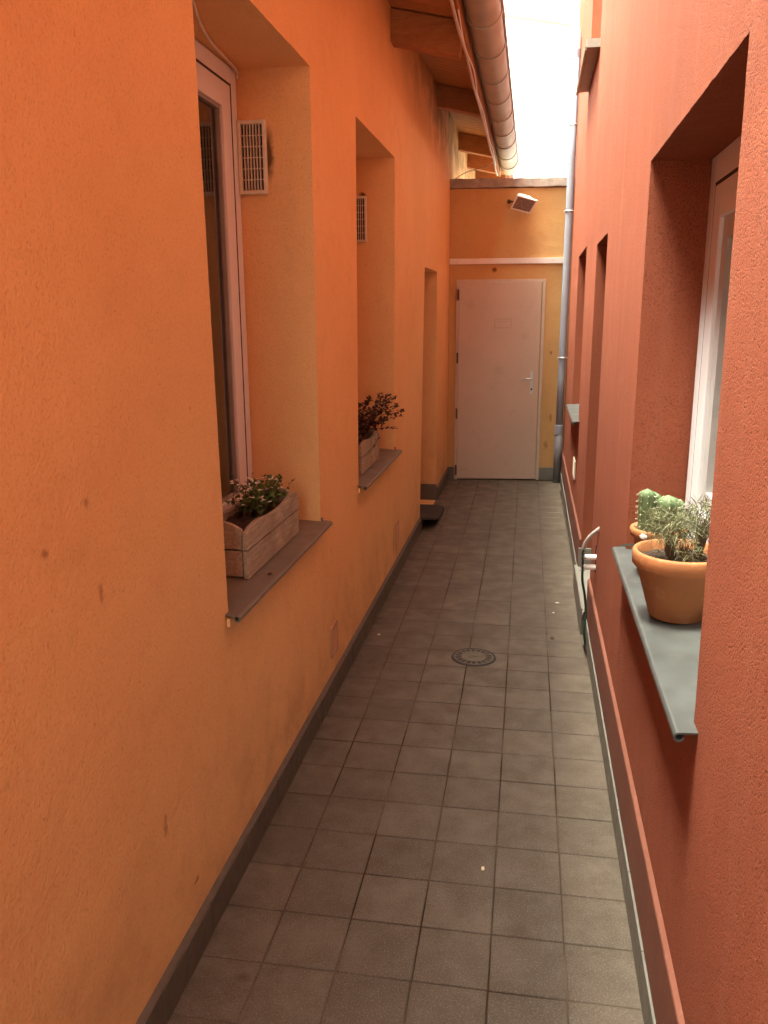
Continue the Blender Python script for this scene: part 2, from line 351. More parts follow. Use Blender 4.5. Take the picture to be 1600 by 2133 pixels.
def shell_wall(name, mat, parent, xf, xb, y0, y1, z0, z1, holes, bevel=.006, rough=1):
    """closed building shell; the face at xf carries openings [(quad[(y,z)x4], x_inner)] with their reveals"""
    bm = bmesh.new()
    def loop(pts):
        vs = [bm.verts.new((xf, y, z)) for y, z in pts]; return vs, [bm.edges.new((vs[i], vs[(i + 1) % len(vs)])) for i in range(len(vs))]
    ov, oe = loop([(y0, z0), (y1, z0), (y1, z1), (y0, z1)]); E = list(oe); HV = []
    for q, xi in holes:
        qq = []; q0 = []
        for i in range(4):
            a, b = Vector(q[i]), Vector(q[(i + 1) % 4]); n_ = max(2, int((b - a).length / .02)); pr = Vector((b.y - a.y, a.x - b.x)).normalized()
            for t in range(n_):
                w_ = (noise.noise(Vector((a.x * 9 + i * 5, t * .9, xf * 7))) * .0018 + noise.noise(Vector((a.x * 9 + i * 5, t * .22, xf * 3))) * .0016) * rough if t else 0
                qq.append(tuple(a.lerp(b, t / n_) + pr * w_)); q0.append(tuple(a.lerp(b, t / n_)))
        v, e = loop(qq); E += e; HV.append((v, q0, xi))
    bmesh.ops.triangle_fill(bm, edges=E, use_beauty=True)
    for v, q0, xi in HV:
        u = v; v = [bm.verts.new((xf + (.007 if xi > xf else -.007), y, z)) for y, z in q0]
        for i in range(len(v)): bm.faces.new((u[i], u[(i + 1) % len(v)], v[(i + 1) % len(v)], v[i]))
        w = [bm.verts.new((xi, a.co.y, a.co.z)) for a in v]
        for i in range(len(v)): bm.faces.new((v[i], v[(i + 1) % len(v)], w[(i + 1) % len(v)], w[i]))
    w = [bm.verts.new((xb, a.co.y, a.co.z)) for a in ov]
    for i in range(4): bm.faces.new((ov[i], ov[(i + 1) % 4], w[(i + 1) % 4], w[i]))
    bm.faces.new(w)
    bm.normal_update()
    at = org(parent)
    for v in bm.verts: v.co -= at
    me = bpy.data.meshes.new(name); bm.to_mesh(me); bm.free(); me.materials.append(M[mat])
    o = bpy.data.objects.new(name, me); finish(o, parent, at)
    if bevel:
        b = o.modifiers.new('bevel', 'BEVEL'); b.width = bevel; b.segments = 2; b.limit_method = 'ANGLE'; b.angle_limit = R(35)
    return o

YB = -2.2   # the houses end just behind the camera, where the passage opens on a yard
XL, XR, XS = -.808, .33, -.792        # left wall face, right wall face, left skirting face
def yend(x): return 8.30 + .10 * x     # the end wall stands slightly askew

# ------------------------------------------------------------------ ground, pavement
gs = 400
tag(mk('ground', [(-gs, -gs, -.03), (gs, -gs, -.03), (gs, gs, -.03), (-gs, gs, -.03)], [(0, 1, 2, 3)], 'ground', at=(0, 0, -.03)), 'bare concrete ground around the buildings', 'ground', kind='structure')
pav = tag(G().box(-1.4, .7, -3.5, 8.6, -.028, -.003).mk('pavement', 'grout', at=(0, 0, 0)), 'passage floor of square taupe tiles with dark joints', 'floor', kind='structure')
PT = .1915; JT = .0042; ROT = .0062
colx = [-.79 - .03, -.634, -.442, -.248, -.058, .133, .312 + .02]
tmesh = {}
def tile_mesh(w):
    key = round(w, 3)
    if key not in tmesh:
        bm = bmesh.new(); bmesh.ops.create_cube(bm, size=1)
        bmesh.ops.scale(bm, vec=(w - JT, PT - JT, .012), verts=bm.verts)
        top = [e for e in bm.edges if all(v.co.z > 0 for v in e.verts)]
        bmesh.ops.bevel(bm, geom=top, offset=.0016, segments=1, affect='EDGES', profile=.6)
        me = bpy.data.meshes.new('floor_tile'); bm.to_mesh(me); bm.free(); me.materials.append(M['tile']); tmesh[key] = me
    return tmesh[key]
rt = Matrix.Rotation(ROT, 3, 'Z'); piv = Vector((-.248, 2.4, 0))
for k_ in range(-12, 34):
    for i in range(6):
        w = colx[i + 1] - colx[i]
        c = Vector(((colx[i] + colx[i + 1]) / 2, 1.729 + PT * (k_ + .5), 0)); c = piv + rt @ (c - piv)
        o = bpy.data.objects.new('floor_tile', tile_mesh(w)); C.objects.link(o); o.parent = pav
        o.location = (c.x + random.uniform(-.0006, .0006), c.y + random.uniform(-.0006, .0006), -.006 + random.uniform(-.0005, .0005))
        o.rotation_euler = (random.uniform(-.002, .002), random.uniform(-.002, .002), ROT + random.uniform(-.002, .002))
# plain slab with two open joints before the door
g = G()
for a, b in (((-.396, 8.192), (-.311, 7.86)), ((.058, 8.283), (.121, 7.95))):
    a = Vector((*a, .0012)); b = Vector((*b, .0012)); n = Vector((b.y - a.y, a.x - b.x, 0)).normalized() * .005
    g.add([a - n, a + n, b + n * .5, b - n * .5], [(0, 1, 2, 3)])
g.mk('open_joint', 'seal', pav)

# ------------------------------------------------------------------ left building
LB = empty('orange_building', (XL, 3, 0), 'long orange stucco house with deep window recesses and wooden eaves on the left', 'building')
W1 = [(2.072, .80), (3.113, .80), (3.116, 2.475), (2.043, 2.472)]
W2 = [(3.862, .80), (4.935, .80), (4.989, 2.488), (3.905, 2.478)]
D3 = [(6.13, .004), (7.235, .004), (7.187, 1.966), (6.368, 1.962)]
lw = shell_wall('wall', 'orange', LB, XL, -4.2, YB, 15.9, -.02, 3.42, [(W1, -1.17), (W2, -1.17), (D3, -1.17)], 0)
# rear lining closes the wall behind the window frames so that rooms stay dark
def left_window(y0, y1, z0, z1, zs):
    """white frame at the back of the recess, inward opening sash, pane"""
    xf = -1.08
    def ring(ya, yb, za, zb, w, xa, xb):
        g = G()
        g.box(xb, xa, ya, ya + w, za, zb); g.box(xb, xa, yb - w, yb, za, zb)
        g.box(xb, xa, ya + w, yb - w, za, za + w); g.box(xb, xa, ya + w, yb - w, zb - w, zb); return g
    fr = ring(y0 + .004, y1 - .003, z0, z1, .058, xf, xf - .075).mk('window', 'pvc', LB, bevel=.003)
    ring(y0 + .056, y1 - .055, z0 + .052, z1 - .052, .0165, xf - .0006, xf - .05).mk('seal', 'seal', fr)
    for ya, yb in ((y0 + .071, (y0 + y1) / 2 - .003), ((y0 + y1) / 2 + .003, y1 - .071)):
        ring(ya, yb, z0 + .064, z1 - .064, .082, xf, xf - .055).mk('sash', 'pvc', fr, bevel=.003)
        ring(ya + .080, yb - .080, z0 + .144, z1 - .144, .012, xf - .010, xf - .03).mk('glazing_bead', 'bead', fr)
        G().box(xf - .030, xf - .024, ya + .085, yb - .085, z0 + .149, z1 - .149).mk('pane', 'glass', fr)
    return fr
left_window(2.06, 3.114, .81, 2.470, .82); left_window(3.89, 4.955, .82, 2.478, .82)
# house door deep in the third recess
dl = G().box(-1.16, -1.11, 6.20, 7.20, .01, 1.97).mk('house_door', 'doorframe', LB, bevel=.004)
G().box(-1.11, -1.095, 6.32, 6.70, .25, .95).mk('door_panel', 'doorframe', dl, bevel=.004)
G().box(-1.11, -1.095, 6.32, 6.70, 1.10, 1.80).mk('door_panel', 'doorframe', dl, bevel=.004)
# sheet metal sills with a rolled drip edge
def sill(parent, mat, xw, xl, y0, y1, zb, zl, s):
    """from the window at xw (height zb) to the lip at xl (height zl); s=+1 lip towards +x"""
    t = .0035; rl = .010; prof = [(xw, zb), (xl - s * rl * .2, zl)]
    for a in range(0, 300, 30):
        q = R(90 - a); prof.append((xl - s * rl * .2 + s * rl * math.cos(q), zl - rl + rl * math.sin(q)))
    out = []; n = len(prof)
    inner = []
    for i, p in enumerate(prof):
        a = Vector(prof[max(i - 1, 0)]); b = Vector(prof[min(i + 1, n - 1)]); d = (b - a).normalized(); nn = Vector((d.y, -d.x)) * s
        inner.append((p[0] + nn.x * t, p[1] + nn.y * t))
    v = []; f = []
    ys = [y0 + (y1 - y0) * i / 8 for i in range(9)]
    for y in ys:
        jz = .0012 * math.sin(y * 17) ; 
        v += [(x, y, z + jz) for x, z in prof] + [(x, y, z + jz) for x, z in inner]
    m_ = 2 * n
    for j in range(8):
        for i in range(n - 1):
            f.append((j * m_ + i, j * m_ + i + 1, (j + 1) * m_ + i + 1, (j + 1) * m_ + i)); f.append((j * m_ + n + i, (j + 1) * m_ + n + i, (j + 1) * m_ + n + i + 1, j * m_ + n + i + 1))
        f.append((j * m_, (j + 1) * m_, (j + 1) * m_ + n, j * m_ + n)); f.append((j * m_ + n - 1, j * m_ + 2 * n - 1, (j + 1) * m_ + 2 * n - 1, (j + 1) * m_ + n - 1))
    for j in (0, 8):
        for i in range(n - 1): f.append((j * m_ + i, j * m_ + i + 1, j * m_ + n + i + 1, j * m_ + n + i))
    return mk('window_sill', v, f, mat, parent)
s1 = sill(LB, 'brown_sill', -1.085, -.772, 2.045, 3.135, .836, .818, 1)
s2 = sill(LB, 'brown_sill', -1.085, -.768, 3.835, 4.955, .838, .816, 1)
# bedding mortar and upturned end caps of the sills
for s_, (a, b) in ((s1, (2.05, 3.115)), (s2, (3.84, 4.94))):
    G().box(XL + .002, -.796, a, b, .782, .806).mk('bedding', 'orange', s_)
    G().box(-1.08, -.800, b + .002, b + .008, .806, .834).mk('end_cap', 'brown_sill', s_)
# vent grilles in the far cheeks of the recesses
def grille(y, x0, x1, z0, z1, parent):
    d = .022; ya, yb = y - d, y - .003; w = .013
    g = G(); g.box(x0, x0 + w, ya, yb, z0, z1); g.box(x1 - w, x1, ya, yb, z0, z1); g.box(x0 + w, x1 - w, ya, yb, z0, z0 + w); g.box(x0 + w, x1 - w, ya, yb, z1 - w, z1)
    fr = g.mk('vent_grille', 'pvc_old', parent, bevel=.002)
    G().box(x0 + w, x1 - w, yb - .003, yb - .0005, z0 + w, z1 - w).mk('grille_back', 'black', fr)
    n = 7
    for i in range(1, n):
        x = x0 + w + (x1 - x0 - 2 * w) * i / n; G().box(x - .0016, x + .0016, ya + .003, yb - .004, z0 + w, z1 - w).mk('grille_slat', 'pvc_old', fr)
    for i in range(1, 6):
        z = z0 + w + (z1 - z0 - 2 * w) * i / 6; G().box(x0 + w, x1 - w, ya + .006, yb - .005, z - .0013, z + .0013).mk('grille_bar', 'pvc_old', fr)
grille(3.113, -1.078, -.972, 2.052, 2.303, lw)
grille(4.972, -1.078, -.968, 2.031, 2.283, lw)
# small louvred vents low on the wall
def louvre(xf, s, y0, y1, z0, z1, parent, mat='pvc_old'):
    w = .010; g = G(); xa, xb = sorted((xf + s * .001, xf + s * .009))
    g.box(xa, xb, y0, y0 + w, z0, z1); g.box(xa, xb, y1 - w, y1, z0, z1); g.box(xa, xb, y0 + w, y1 - w, z0, z0 + w); g.box(xa, xb, y0 + w, y1 - w, z1 - w, z1)
    fr = g.mk('wall_vent', mat, parent, bevel=.001)
    xa, xb = sorted((xf + s * .001, xf + s * .0025)); G().box(xa, xb, y0 + w, y1 - w, z0 + w, z1 - w).mk('vent_back', 'seal', fr)
    n = 9
    for i in range(n):
        z = z0 + w + (z1 - z0 - 2 * w) * (i + .5) / n
        G().add([(xf + s * .003, y0 + w, z + .004), (xf + s * .008, y0 + w, z - .003), (xf + s * .008, y1 - w, z - .003), (xf + s * .003, y1 - w, z + .004),
                 (xf + s * .004, y0 + w, z + .005), (xf + s * .009, y0 + w, z - .002), (xf + s * .009, y1 - w, z - .002), (xf + s * .004, y1 - w, z + .005)],
                [(0, 1, 2, 3), (7, 6, 5, 4), (0, 4, 5, 1), (1, 5, 6, 2), (2, 6, 7, 3), (3, 7, 4, 0)]).mk('louvre', mat, fr)
M['vent_tan'] = plain('tan_vent_plastic', (.46, .25, .13), .6)
louvre(XL, 1, 3.225, 3.335, .185, .325, lw, 'vent_tan'); louvre(XL, 1, 4.955, 5.065, .21, .345, lw, 'vent_tan')
# skirting tiles
def skirt(x0, x1, y0, y1, z1, mat, parent, step=.3):
    y = y0
    while y < y1 - .01:
        e = min(y + step, y1); j = random.uniform(-.0008, .0008)
        G().box(x0 + j, x1 + j, y + .0012, e - .0012, .0005, z1 + random.uniform(-.001, .001)).mk('skirting_tile', mat, parent, bevel=.0012, seg=1); y = e
skirt(XL + .001, XS, -.6, 6.115, .098, 'skirt_brown', lw); skirt(XL + .001, XS, 7.245, 8.215, .098, 'skirt_brown', lw)
for a, b in ((-.6, 6.115), (7.245, 8.215)): G().add([(XL, a, .1085), (XL, b, .1085), (XS - .004, b, .099), (XS - .004, a, .099), (XL, a, .098), (XL, b, .098)], [(0, 1, 2, 3), (0, 3, 4), (1, 5, 2), (3, 2, 5, 4)]).mk('mortar_fillet', 'mortar_dark', lw)
G().box(-1.10, XL + .004, 7.210, 7.232, .0005, .145).mk('skirting_tile', 'skirt_brown', lw, bevel=.001, seg=1)

# eaves: rafters, boarded soffit, fascia, roof skin
def g_(y): return 0 if y < 4.86 else (.165 * (y - 4.86) / 2.2 if y < 7.06 else .165 + .03 * (y - 7.06) / 2)
def zs_(x, y): return 3.215 - .22 * (x + .8) + g_(y)
roof = G(); ys = [YB - .2, 0, 4.86, 6, 7.06, 8.2, 9.6, 16]
v = []; f = []
for y in ys:
    for x, dz in ((-.385, .024), (-4.6, .024), (-4.6, .11), (-.34, .10)): v.append((x, y, zs_(x, y) + dz))
for j in range(len(ys) - 1):
    for i in range(4): f.append((j * 4 + i, j * 4 + (i + 1) % 4, j * 4 + 4 + (i + 1) % 4, j * 4 + 4 + i))
f += [(0, 1, 2, 3), tuple(4 * (len(ys) - 1) + i for i in range(4))]
rf = mk('roof', v, f, 'roof', LB)
y = 2.0
while y < 12.5:
    e = y + .118
    v = []
    for yy in (y + .0035, e - .0035):
        for x, dz in ((-1.0, 0), (-.412, 0), (-.412, .02), (-1.0, .02)): v.append((x, yy, zs_(x, yy) + dz + random.uniform(-.0008, .0008)))
    mk('soffit_board', v, [(0, 1, 2, 3), (7, 6, 5, 4), (0, 4, 5, 1), (1, 5, 6, 2), (2, 6, 7, 3), (3, 7, 4, 0)], 'soffit', rf, at=((-.7, (y + e) / 2, 3.2)), bevel=.003, seg=1)
    y = e
for yr in (.46, 2.66, 4.862, 7.062, 9.04, 10.2, 11.6):
    v = []
    for yy in (yr, yr + .105):
        for x, dz in ((-1.3, -.168), (-.440, -.168), (-.416, -.003), (-1.3, -.003)): v.append((x, yy, zs_(x, yr) + dz))
    mk('rafter', v, [(0, 1, 2, 3), (7, 6, 5, 4), (0, 4, 5, 1), (1, 5, 6, 2), (2, 6, 7, 3), (3, 7, 4, 0)], 'rafter', rf, at=(-.7, yr, 3.1), bevel=.006)
v = []
fy = [YB - .2, 4.86, 7.06, 9.42]
for y in fy:
    for x, z in ((-.411, 3.03), (-.394, 3.03), (-.394, zs_(-.394, y) + .02), (-.411, zs_(-.411, y) + .02)): v.append((x, y, z))
mk('fascia_board', v, [(j * 4 + i, j * 4 + (i + 1) % 4, j * 4 + 4 + (i + 1) % 4, j * 4 + 4 + i) for j in range(3) for i in range(4)] + [(0, 1, 2, 3), (12, 13, 14, 15)], 'fascia', rf, bevel=.003)
# half-round gutter with brackets
GX, GZ, GR = -.3015, 3.12, .090
v = []; f = []; nA = 24; gy = [-2.4 + i * (9.36 + 2.4) / 26 for i in range(27)]
for y in gy:
    for k_, rad in ((0, GR), (1, GR - .0025)):
        for i in range(nA + 1):
            a = math.pi + math.pi * i / nA; v.append((GX + rad * math.cos(a), y, GZ + rad * math.sin(a) + (.0015 * math.sin(y * 5))))
mA = 2 * (nA + 1)
for j in range(len(gy) - 1):
    for i in range(nA):
        f.append((j * mA + i, j * mA + i + 1, (j + 1) * mA + i + 1, (j + 1) * mA + i)); b = nA + 1
        f.append((j * mA + b + i, (j + 1) * mA + b + i, (j + 1) * mA + b + i + 1, j * mA + b + i + 1))
    f.append((j * mA, (j + 1) * mA, (j + 1) * mA + nA + 1, j * mA + nA + 1)); f.append((j * mA + nA, j * mA + 2 * nA + 1, (j + 1) * mA + 2 * nA + 1, (j + 1) * mA + nA))
for j in (0, len(gy) - 1): f.append(tuple(j * mA + i for i in range(nA + 1)))
gut = mk('gutter', v, f, 'gutter', LB, smooth=True)
G().tube([(GX + GR + .004, y, GZ + .004) for y in gy], .009, 10).mk('gutter_bead', 'gutter', gut, smooth=True)
y = 4.69 - .535 * 13
while y < 9.3:
    v = []; f = []
    for yy in (y - .014, y + .014):
        for rad in (GR + .001, GR + .006):
            for i in range(17): a = math.pi + math.pi * i / 16; v.append((GX + rad * math.cos(a), yy, GZ + rad * math.sin(a)))
    for i in range(16):
        f += [(i, i + 1, 18 + i, 17 + i), (34 + i, 51 + i, 52 + i, 35 + i), (17 + i, 18 + i, 52 + i, 51 + i), (i, 34 + i, 35 + i, i + 1)]
    f += [(0, 17, 51, 34), (16, 50, 67, 33)]
    mk('gutter_bracket', v, f, 'pipe_dark' if False else 'gutter', gut, at=(GX, y, GZ)); y += .535

# ------------------------------------------------------------------ right building
RB = empty('red_building', (XR, 3, 0), 'brick red rough plastered house with a low plinth on the right', 'building')
WR = [(1.537, .83), (2.768, .83), (2.757, 2.062), (1.572, 2.064)]
DB = [(4.18, .14), (4.92, .14), (4.908, 1.988), (4.20, 1.988)]
WA = [(5.87, .885), (6.87, .885), (6.872, 2.047), (5.872, 2.052)]
WU = [(5.50, 3.16), (6.55, 3.16), (6.55, 4.55), (5.50, 4.55)]
RTOP = 5.3
rw = shell_wall('wall', 'red', RB, XR, 3.8, YB, 8.95, -.02, RTOP, [(WR, .58), (DB, .75), (WA, .58), (WU, .58)], 0)
def ringx(ya, yb, za, zb, w, xa, xb):
    g = G(); g.box(xa, xb, ya, ya + w, za, zb); g.box(xa, xb, yb - w, yb, za, zb); g.box(xa, xb, ya + w, yb - w, za, za + w); g.box(xa, xb, ya + w, yb - w, zb - w, zb); return g
def right_window(y0, y1, z0, z1, xf=.505):
    fr = ringx(y0 + .004, y1 - .004, z0, z1,   .078, xf, xf + .07).mk('window', 'pvc', RB, bevel=.003)
    ringx(y0 + .076, y1 - .076, z0 + .076, z1 - .076, .0165, xf + .0006, xf + .05).mk('seal', 'seal', fr)
    ringx(y0 + .086, y1 - .086, z0 + .086, z1 - .086, .095, xf, xf + .055).mk('sash', 'pvc', fr, bevel=.003)
    ringx(y0 + .179, y1 - .179, z0 + .179, z1 - .179, .062, xf + .012, xf + .045).mk('glazing_bead', 'bead_light', fr)
    G().box(xf + .034, xf + .040, y0 + .238, y1 - .238, z0 + .238, z1 - .238).mk('pane', 'glass', fr); return fr
right_window(1.56, 2.762, .862, 2.062); right_window(5.87, 6.87, .92, 2.05); right_window(5.50, 6.55, 3.19, 4.55)
G().box(.68, .73, 4.19, 4.915, .145, 1.985).mk('house_door', 'doorframe', RB, bevel=.004)
sr1 = sill(RB, 'zinc', .512, .294, 1.492, 2.792, .866, .853, -1)
sr2 = sill(RB, 'zinc', .512, .290, 5.74, 6.90, .925, .905, -1)
sr3 = sill(RB, 'zinc_bounce', .512, .250, 5.50, 6.58, 3.17, 3.150, -1)
G().box(.335, .51, 5.502, 6.545, 3.115, 3.147).mk('bedding', 'mortar', sr3)
G().box(.252, XR + .002, 5.470, 5.498, 3.132, 3.178).mk('bedding', 'mortar', sr3)
G().box(.3015, XR + .1, 1.556, 2.74, .834, .8485).mk('bedding', 'mortar', sr1)
G().add([(.296, 2.764, .861), (.50, 2.764, .874), (.50, 2.757, .884), (.325, 2.757, .874)], [(0, 1, 2, 3)]).mk('mortar_fillet', 'mortar', sr1)
# smooth plinth with a lit ledge, skirting tiles at its foot
for a, b in ((YB, 4.165), (4.935, 8.33)):
    G().prism([(.3185, -.01), (XR + .01, -.01), (XR + .01, .305), (XR, .305), (.3205, .298), (.3185, .294)], 1, a, b).mk('plinth', 'plinth', RB, bevel=.001, seg=1)
skirt(.3115, .3182, -.6, 4.150, .108, 'skirt_grey', rw); skirt(.3115, .3182, 4.945, 8.32, .108, 'skirt_grey', rw)
# stone threshold of the side door, with a skirting piece on its far cheek
th = G().prism([(.293, 4.150), (.75, 4.22), (.75, 4.93), (.293, 4.94)], 2, -.01, .141).mk('threshold', 'threshold', RB, bevel=.004)
G().prism([(.2905, 4.06), (.312, 4.14), (.3175, 4.163), (.300, 4.163)], 2, .100, .139).mk('threshold_nose', 'threshold', th, bevel=.003)
G().box(.312, .70, 4.895, 4.914, .1415, .255).mk('skirting_tile', 'skirt_grey', rw, bevel=.002)
louvre(XR, -1, 5.93, 6.15, .47, .60, rw, 'pvc_old')

# ------------------------------------------------------------------ end wall with door
EW = empty('end_wall', (-.25, yend(-.25), 0), 'ochre orange wall closing the passage with a pale steel door', 'wall')
ang = math.atan(.10)
def epl(pts, d0, d1, name, mat, parent, **kw):
    """boxes on the end wall: pts = [(x0,x1,z0,z1)], from d0 to d1 in front of the wall face"""
    g = G()
    for x0, x1, z0, z1 in pts:
        v = []
        for x in (x0, x1):
            for d in (d0, d1):
                for z in (z0, z1): v.append((x, yend(x) - d, z))
        g.add(v, [(0, 1, 3, 2), (4, 6, 7, 5), (0, 4, 5, 1), (2, 3, 7, 6), (0, 2, 6, 4), (1, 5, 7, 3)])
    return g.mk(name, mat, parent, **kw)
X0, X1 = XL + .002, XR - .001
epl([(X0, X1, -.02, 2.755)], -.25, 0, 'wall', 'ochre', EW)
cop = G(); nx = 14; v = []; f = []
random.seed(3)
for i in range(nx + 1):
    x = X0 + (X1 - X0) * i / nx
    for d, z in ((.028, 2.762), (.026, 2.842), (-.28, 2.855), (-.28, 2.757)): v.append((x, yend(x) - d + random.uniform(-.003, .003), z + random.uniform(-.004, .004) if i not in (0, nx) else z))
for i in range(nx):
    for j in range(4): f.append((i * 4 + j, i * 4 + (j + 1) % 4, i * 4 + 4 + (j + 1) % 4, i * 4 + 4 + j))
f += [(0, 1, 2, 3), tuple(4 * nx + j for j in range(4))]
mk('coping', v, f, 'concrete', EW, bevel=.006)
epl([(X0 + .002, .285, 2.080, 2.132)], .003, .022, 'trim_board', 'trim', EW, bevel=.002)
for a, b in ((X0 + .004, -.74), (.082, .31)): epl([(a, b, .001, .125)], .002, .014, 'skirting_tile', 'skirt_brown' if a < -.5 else 'skirt_grey', EW, bevel=.0015)
dr = epl([(-.735, -.702, .0, 1.940), (.076, .104, .0, 1.940), (-.702, .076, 1.914, 1.940)], .001, .020, 'door', 'doorframe', EW, bevel=.002)
epl([(-.708, .069, .012, 1.9125)], .004, .034, 'door_leaf', 'door', dr, bevel=.004)
epl([(-.702, .076, .0015, .0105)], .000, .016, 'door_gap', 'seal', dr)
for z in (1.80, 1.205, .665, .10):
    x = -.7165; G().tube([(x, yend(x) - .036, z - .05), (x, yend(x) - .036, z + .05)], .0085, 10).mk('hinge', 'hinge', dr, smooth=False)
pl = epl([(-.016, .020, .858, 1.085)], .036, .042, 'handle_plate', 'steel', dr, bevel=.002)
hx, hz = .004, 1.006
G().tube([(hx, yend(hx) - .042, hz), (hx, yend(hx) - .075, hz), (hx - .012, yend(hx) - .082, hz), (hx - .10, yend(hx) - .086, hz - .004)], .0075, 10).mk('door_handle', 'steel', dr, smooth=True)
G().tube([(.003, yend(0) - .045, .905), (.003, yend(0) - .048, .905)], .010, 12).mk('key_cylinder', 'hinge', dr)
for x0, x1, z0, z1 in ((-.365, -.205, 1.570, 1.574), (-.375, -.215, 1.487, 1.491), (-.367, -.363, 1.495, 1.57), (-.212, -.208, 1.495, 1.575), (-.35, -.23, 1.548, 1.551)):
    epl([(x0, x1, z0, z1)], .0345, .0362, 'sticker_residue', 'residue', dr)

# floodlight over the door
FL = empty('floodlight', (-.16, 8.12, 2.60), 'small white halogen floodlight tilted downwards above the door', 'floodlight')
rot = Matrix.Rotation(R(24), 3, 'Z') @ Matrix.Rotation(R(12), 3, 'Y') @ Matrix.Rotation(R(46), 3, 'X')
fo = Vector((-.125, 8.13, 2.597))
def fl(v): return fo + rot @ (Vector(v) * 1.12)
def frust(a, b, y0, y1):   # a, b: half sizes (w,h) at y0 (front, -y) and y1
    v = [(-a[0], y0, -a[1]), (a[0], y0, -a[1]), (a[0], y0, a[1]), (-a[0], y0, a[1]), (-b[0], y1, -b[1]), (b[0], y1, -b[1]), (b[0], y1, b[1]), (-b[0], y1, b[1])]
    return [fl(p) for p in v], [(0, 1, 2, 3), (7, 6, 5, 4), (0, 4, 5, 1), (1, 5, 6, 2), (2, 6, 7, 3), (3, 7, 4, 0)]
G().add(*frust((.080, .060), (.050, .030), 0, .085)).mk('lamp_housing', 'lampbody', FL, bevel=.006)
g = G()
for a in ((-.090, -.078, -.068, .068), (.078, .090, -.068, .068), (-.078, .078, -.068, -.057), (-.078, .078, .057, .068)):
    g.add([fl(p) for p in ((a[0], -.014, a[2]), (a[1], -.014, a[2]), (a[1], -.014, a[3]), (a[0], -.014, a[3]), (a[0], 0, a[2]), (a[1], 0, a[2]), (a[1], 0, a[3]), (a[0], 0, a[3]))],
          [(0, 1, 2, 3), (7, 6, 5, 4), (0, 4, 5, 1), (1, 5, 6, 2), (2, 6, 7, 3), (3, 7, 4, 0)])
g.mk('lamp_frame', 'lampbody', FL, bevel=.002)
M['lampglass'] = plain('dusty_lamp_glass', (.22, .16, .13), .25, .1, 30, spec=.6)
G().add([fl(p) for p in ((-.078, -.006, -.057), (.078, -.006, -.057), (.078, -.006, .057), (-.078, -.006, .057))], [(0, 1, 2, 3)]).mk('lamp_glass', 'lampglass', FL)
G().tube([(-.262, yend(-.262) - .001, 2.637), (-.262, yend(-.262) - .018, 2.637)], .020, 12).mk('wall_rose', 'hinge', FL)
G().tube(catmull([(-.262, yend(-.262) - .016, 2.637), (-.235, 8.225, 2.632), (-.20, 8.19, 2.622), (-.15, 8.17, 2.615)], 4), .008, 8).mk('lamp_arm', 'hinge', FL, smooth=True)
G().tube([fl((.086, .03, .0)), fl((.098, .03, .0))], .010, 10).mk('tilt_screw', 'hinge', FL)
G().tube([fl((.02, .05, .046)), fl((.02, .048, .054))], .006, 8).mk('screw', 'hinge', FL)

# downpipe in the corner
DP = empty('downpipe', (.277, 8.19, 0), 'grey blue plastic downpipe in the corner beside the door', 'downpipe')
def dx(z): return .277 + .0045 * min(z, 3.8)
PY = 8.19
G().tube([(dx(z), PY, z) for z in (.52, 1, 2, 3, 3.86)], .0335, 20).mk('pipe', 'pipe', DP, smooth=True)
G().tube([(dx(z), PY, z) for z in (.0, .25, .53)], .037, 20).mk('pipe_foot', 'pipe_dark', DP, smooth=True)
G().tube([(dx(z), PY, z) for z in (.475, .478, .565, .568)], [.037, .0405, .0405, .036], 20).mk('pipe_socket', 'pipe', DP, smooth=False)
el = catmull([(dx(3.85), PY, 3.85), (dx(3.95), PY, 3.97), (.262, PY, 4.06), (.17, PY, 4.10), (-.1, PY + .02, 4.16), (-.55, PY + .03, 4.25)], 6)
G().tube(el, .034, 18).mk('pipe_bend', 'pvc', DP, smooth=True)  # white instead of the pipe's grey: sky glare put into the colour
G().tube([(dx(3.8), PY, 3.80), (dx(3.86), PY, 3.87)], .038, 18).mk('pipe_socket', 'pipe', DP)
for z in (1.211, 2.53, 3.26):
    c_ = dx(z); g = G()
    ring = [(c_ + .037 * math.cos(a), PY + .037 * math.sin(a), z) for a in [2 * math.pi * i / 20 for i in range(21)]]
    g.tube(ring, .005, 6); g.tube([(c_ + .03, PY, z), (XR + .01, PY, z)], .006, 8); g.box(c_ - .050, c_ - .036, PY - .006, PY + .006, z - .007, z + .007)
    g.mk('pipe_clamp', 'steel', DP)

# ------------------------------------------------------------------ cables
tag(G().tube(catmull([(-.408, y, 2.985 + .006 * math.sin(y * 4.1) - (.012 if i % 2 else 0)) for i, y in enumerate([1.5, 2.6, 3.4, 4.4, 4.95, 5.5, 6.1, 6.6, 7.1, 7.6, 8.1, 8.6, 9.0])], 5), .0085, 8).mk('eave_conduit', 'grey_conduit', smooth=True),
    'thick grey conduit clipped along the rafter ends under the gutter', 'conduit')
tag(G().tube(catmull([(-.398 + .006 * math.sin(y * 5), y, 2.992 + .008 * math.sin(y * 6.3)) for y in [4.3, 4.8, 5.3, 5.8, 6.3, 6.8, 7.3, 7.8, 8.3, 8.5]], 5) + catmull([(-.418, 8.5, 3.03), (-.49, 8.5, 2.99), (-.56, 8.5, 2.968), (-.66, 8.5, 2.95), (-.72, 8.5, 2.925), (-.80, 8.5, 2.88)], 5), .0045, 6).mk('eave_wire', 'white_cable', smooth=True),
    'thin pale wire under the eaves, drooping to the wall above the coping', 'wire')
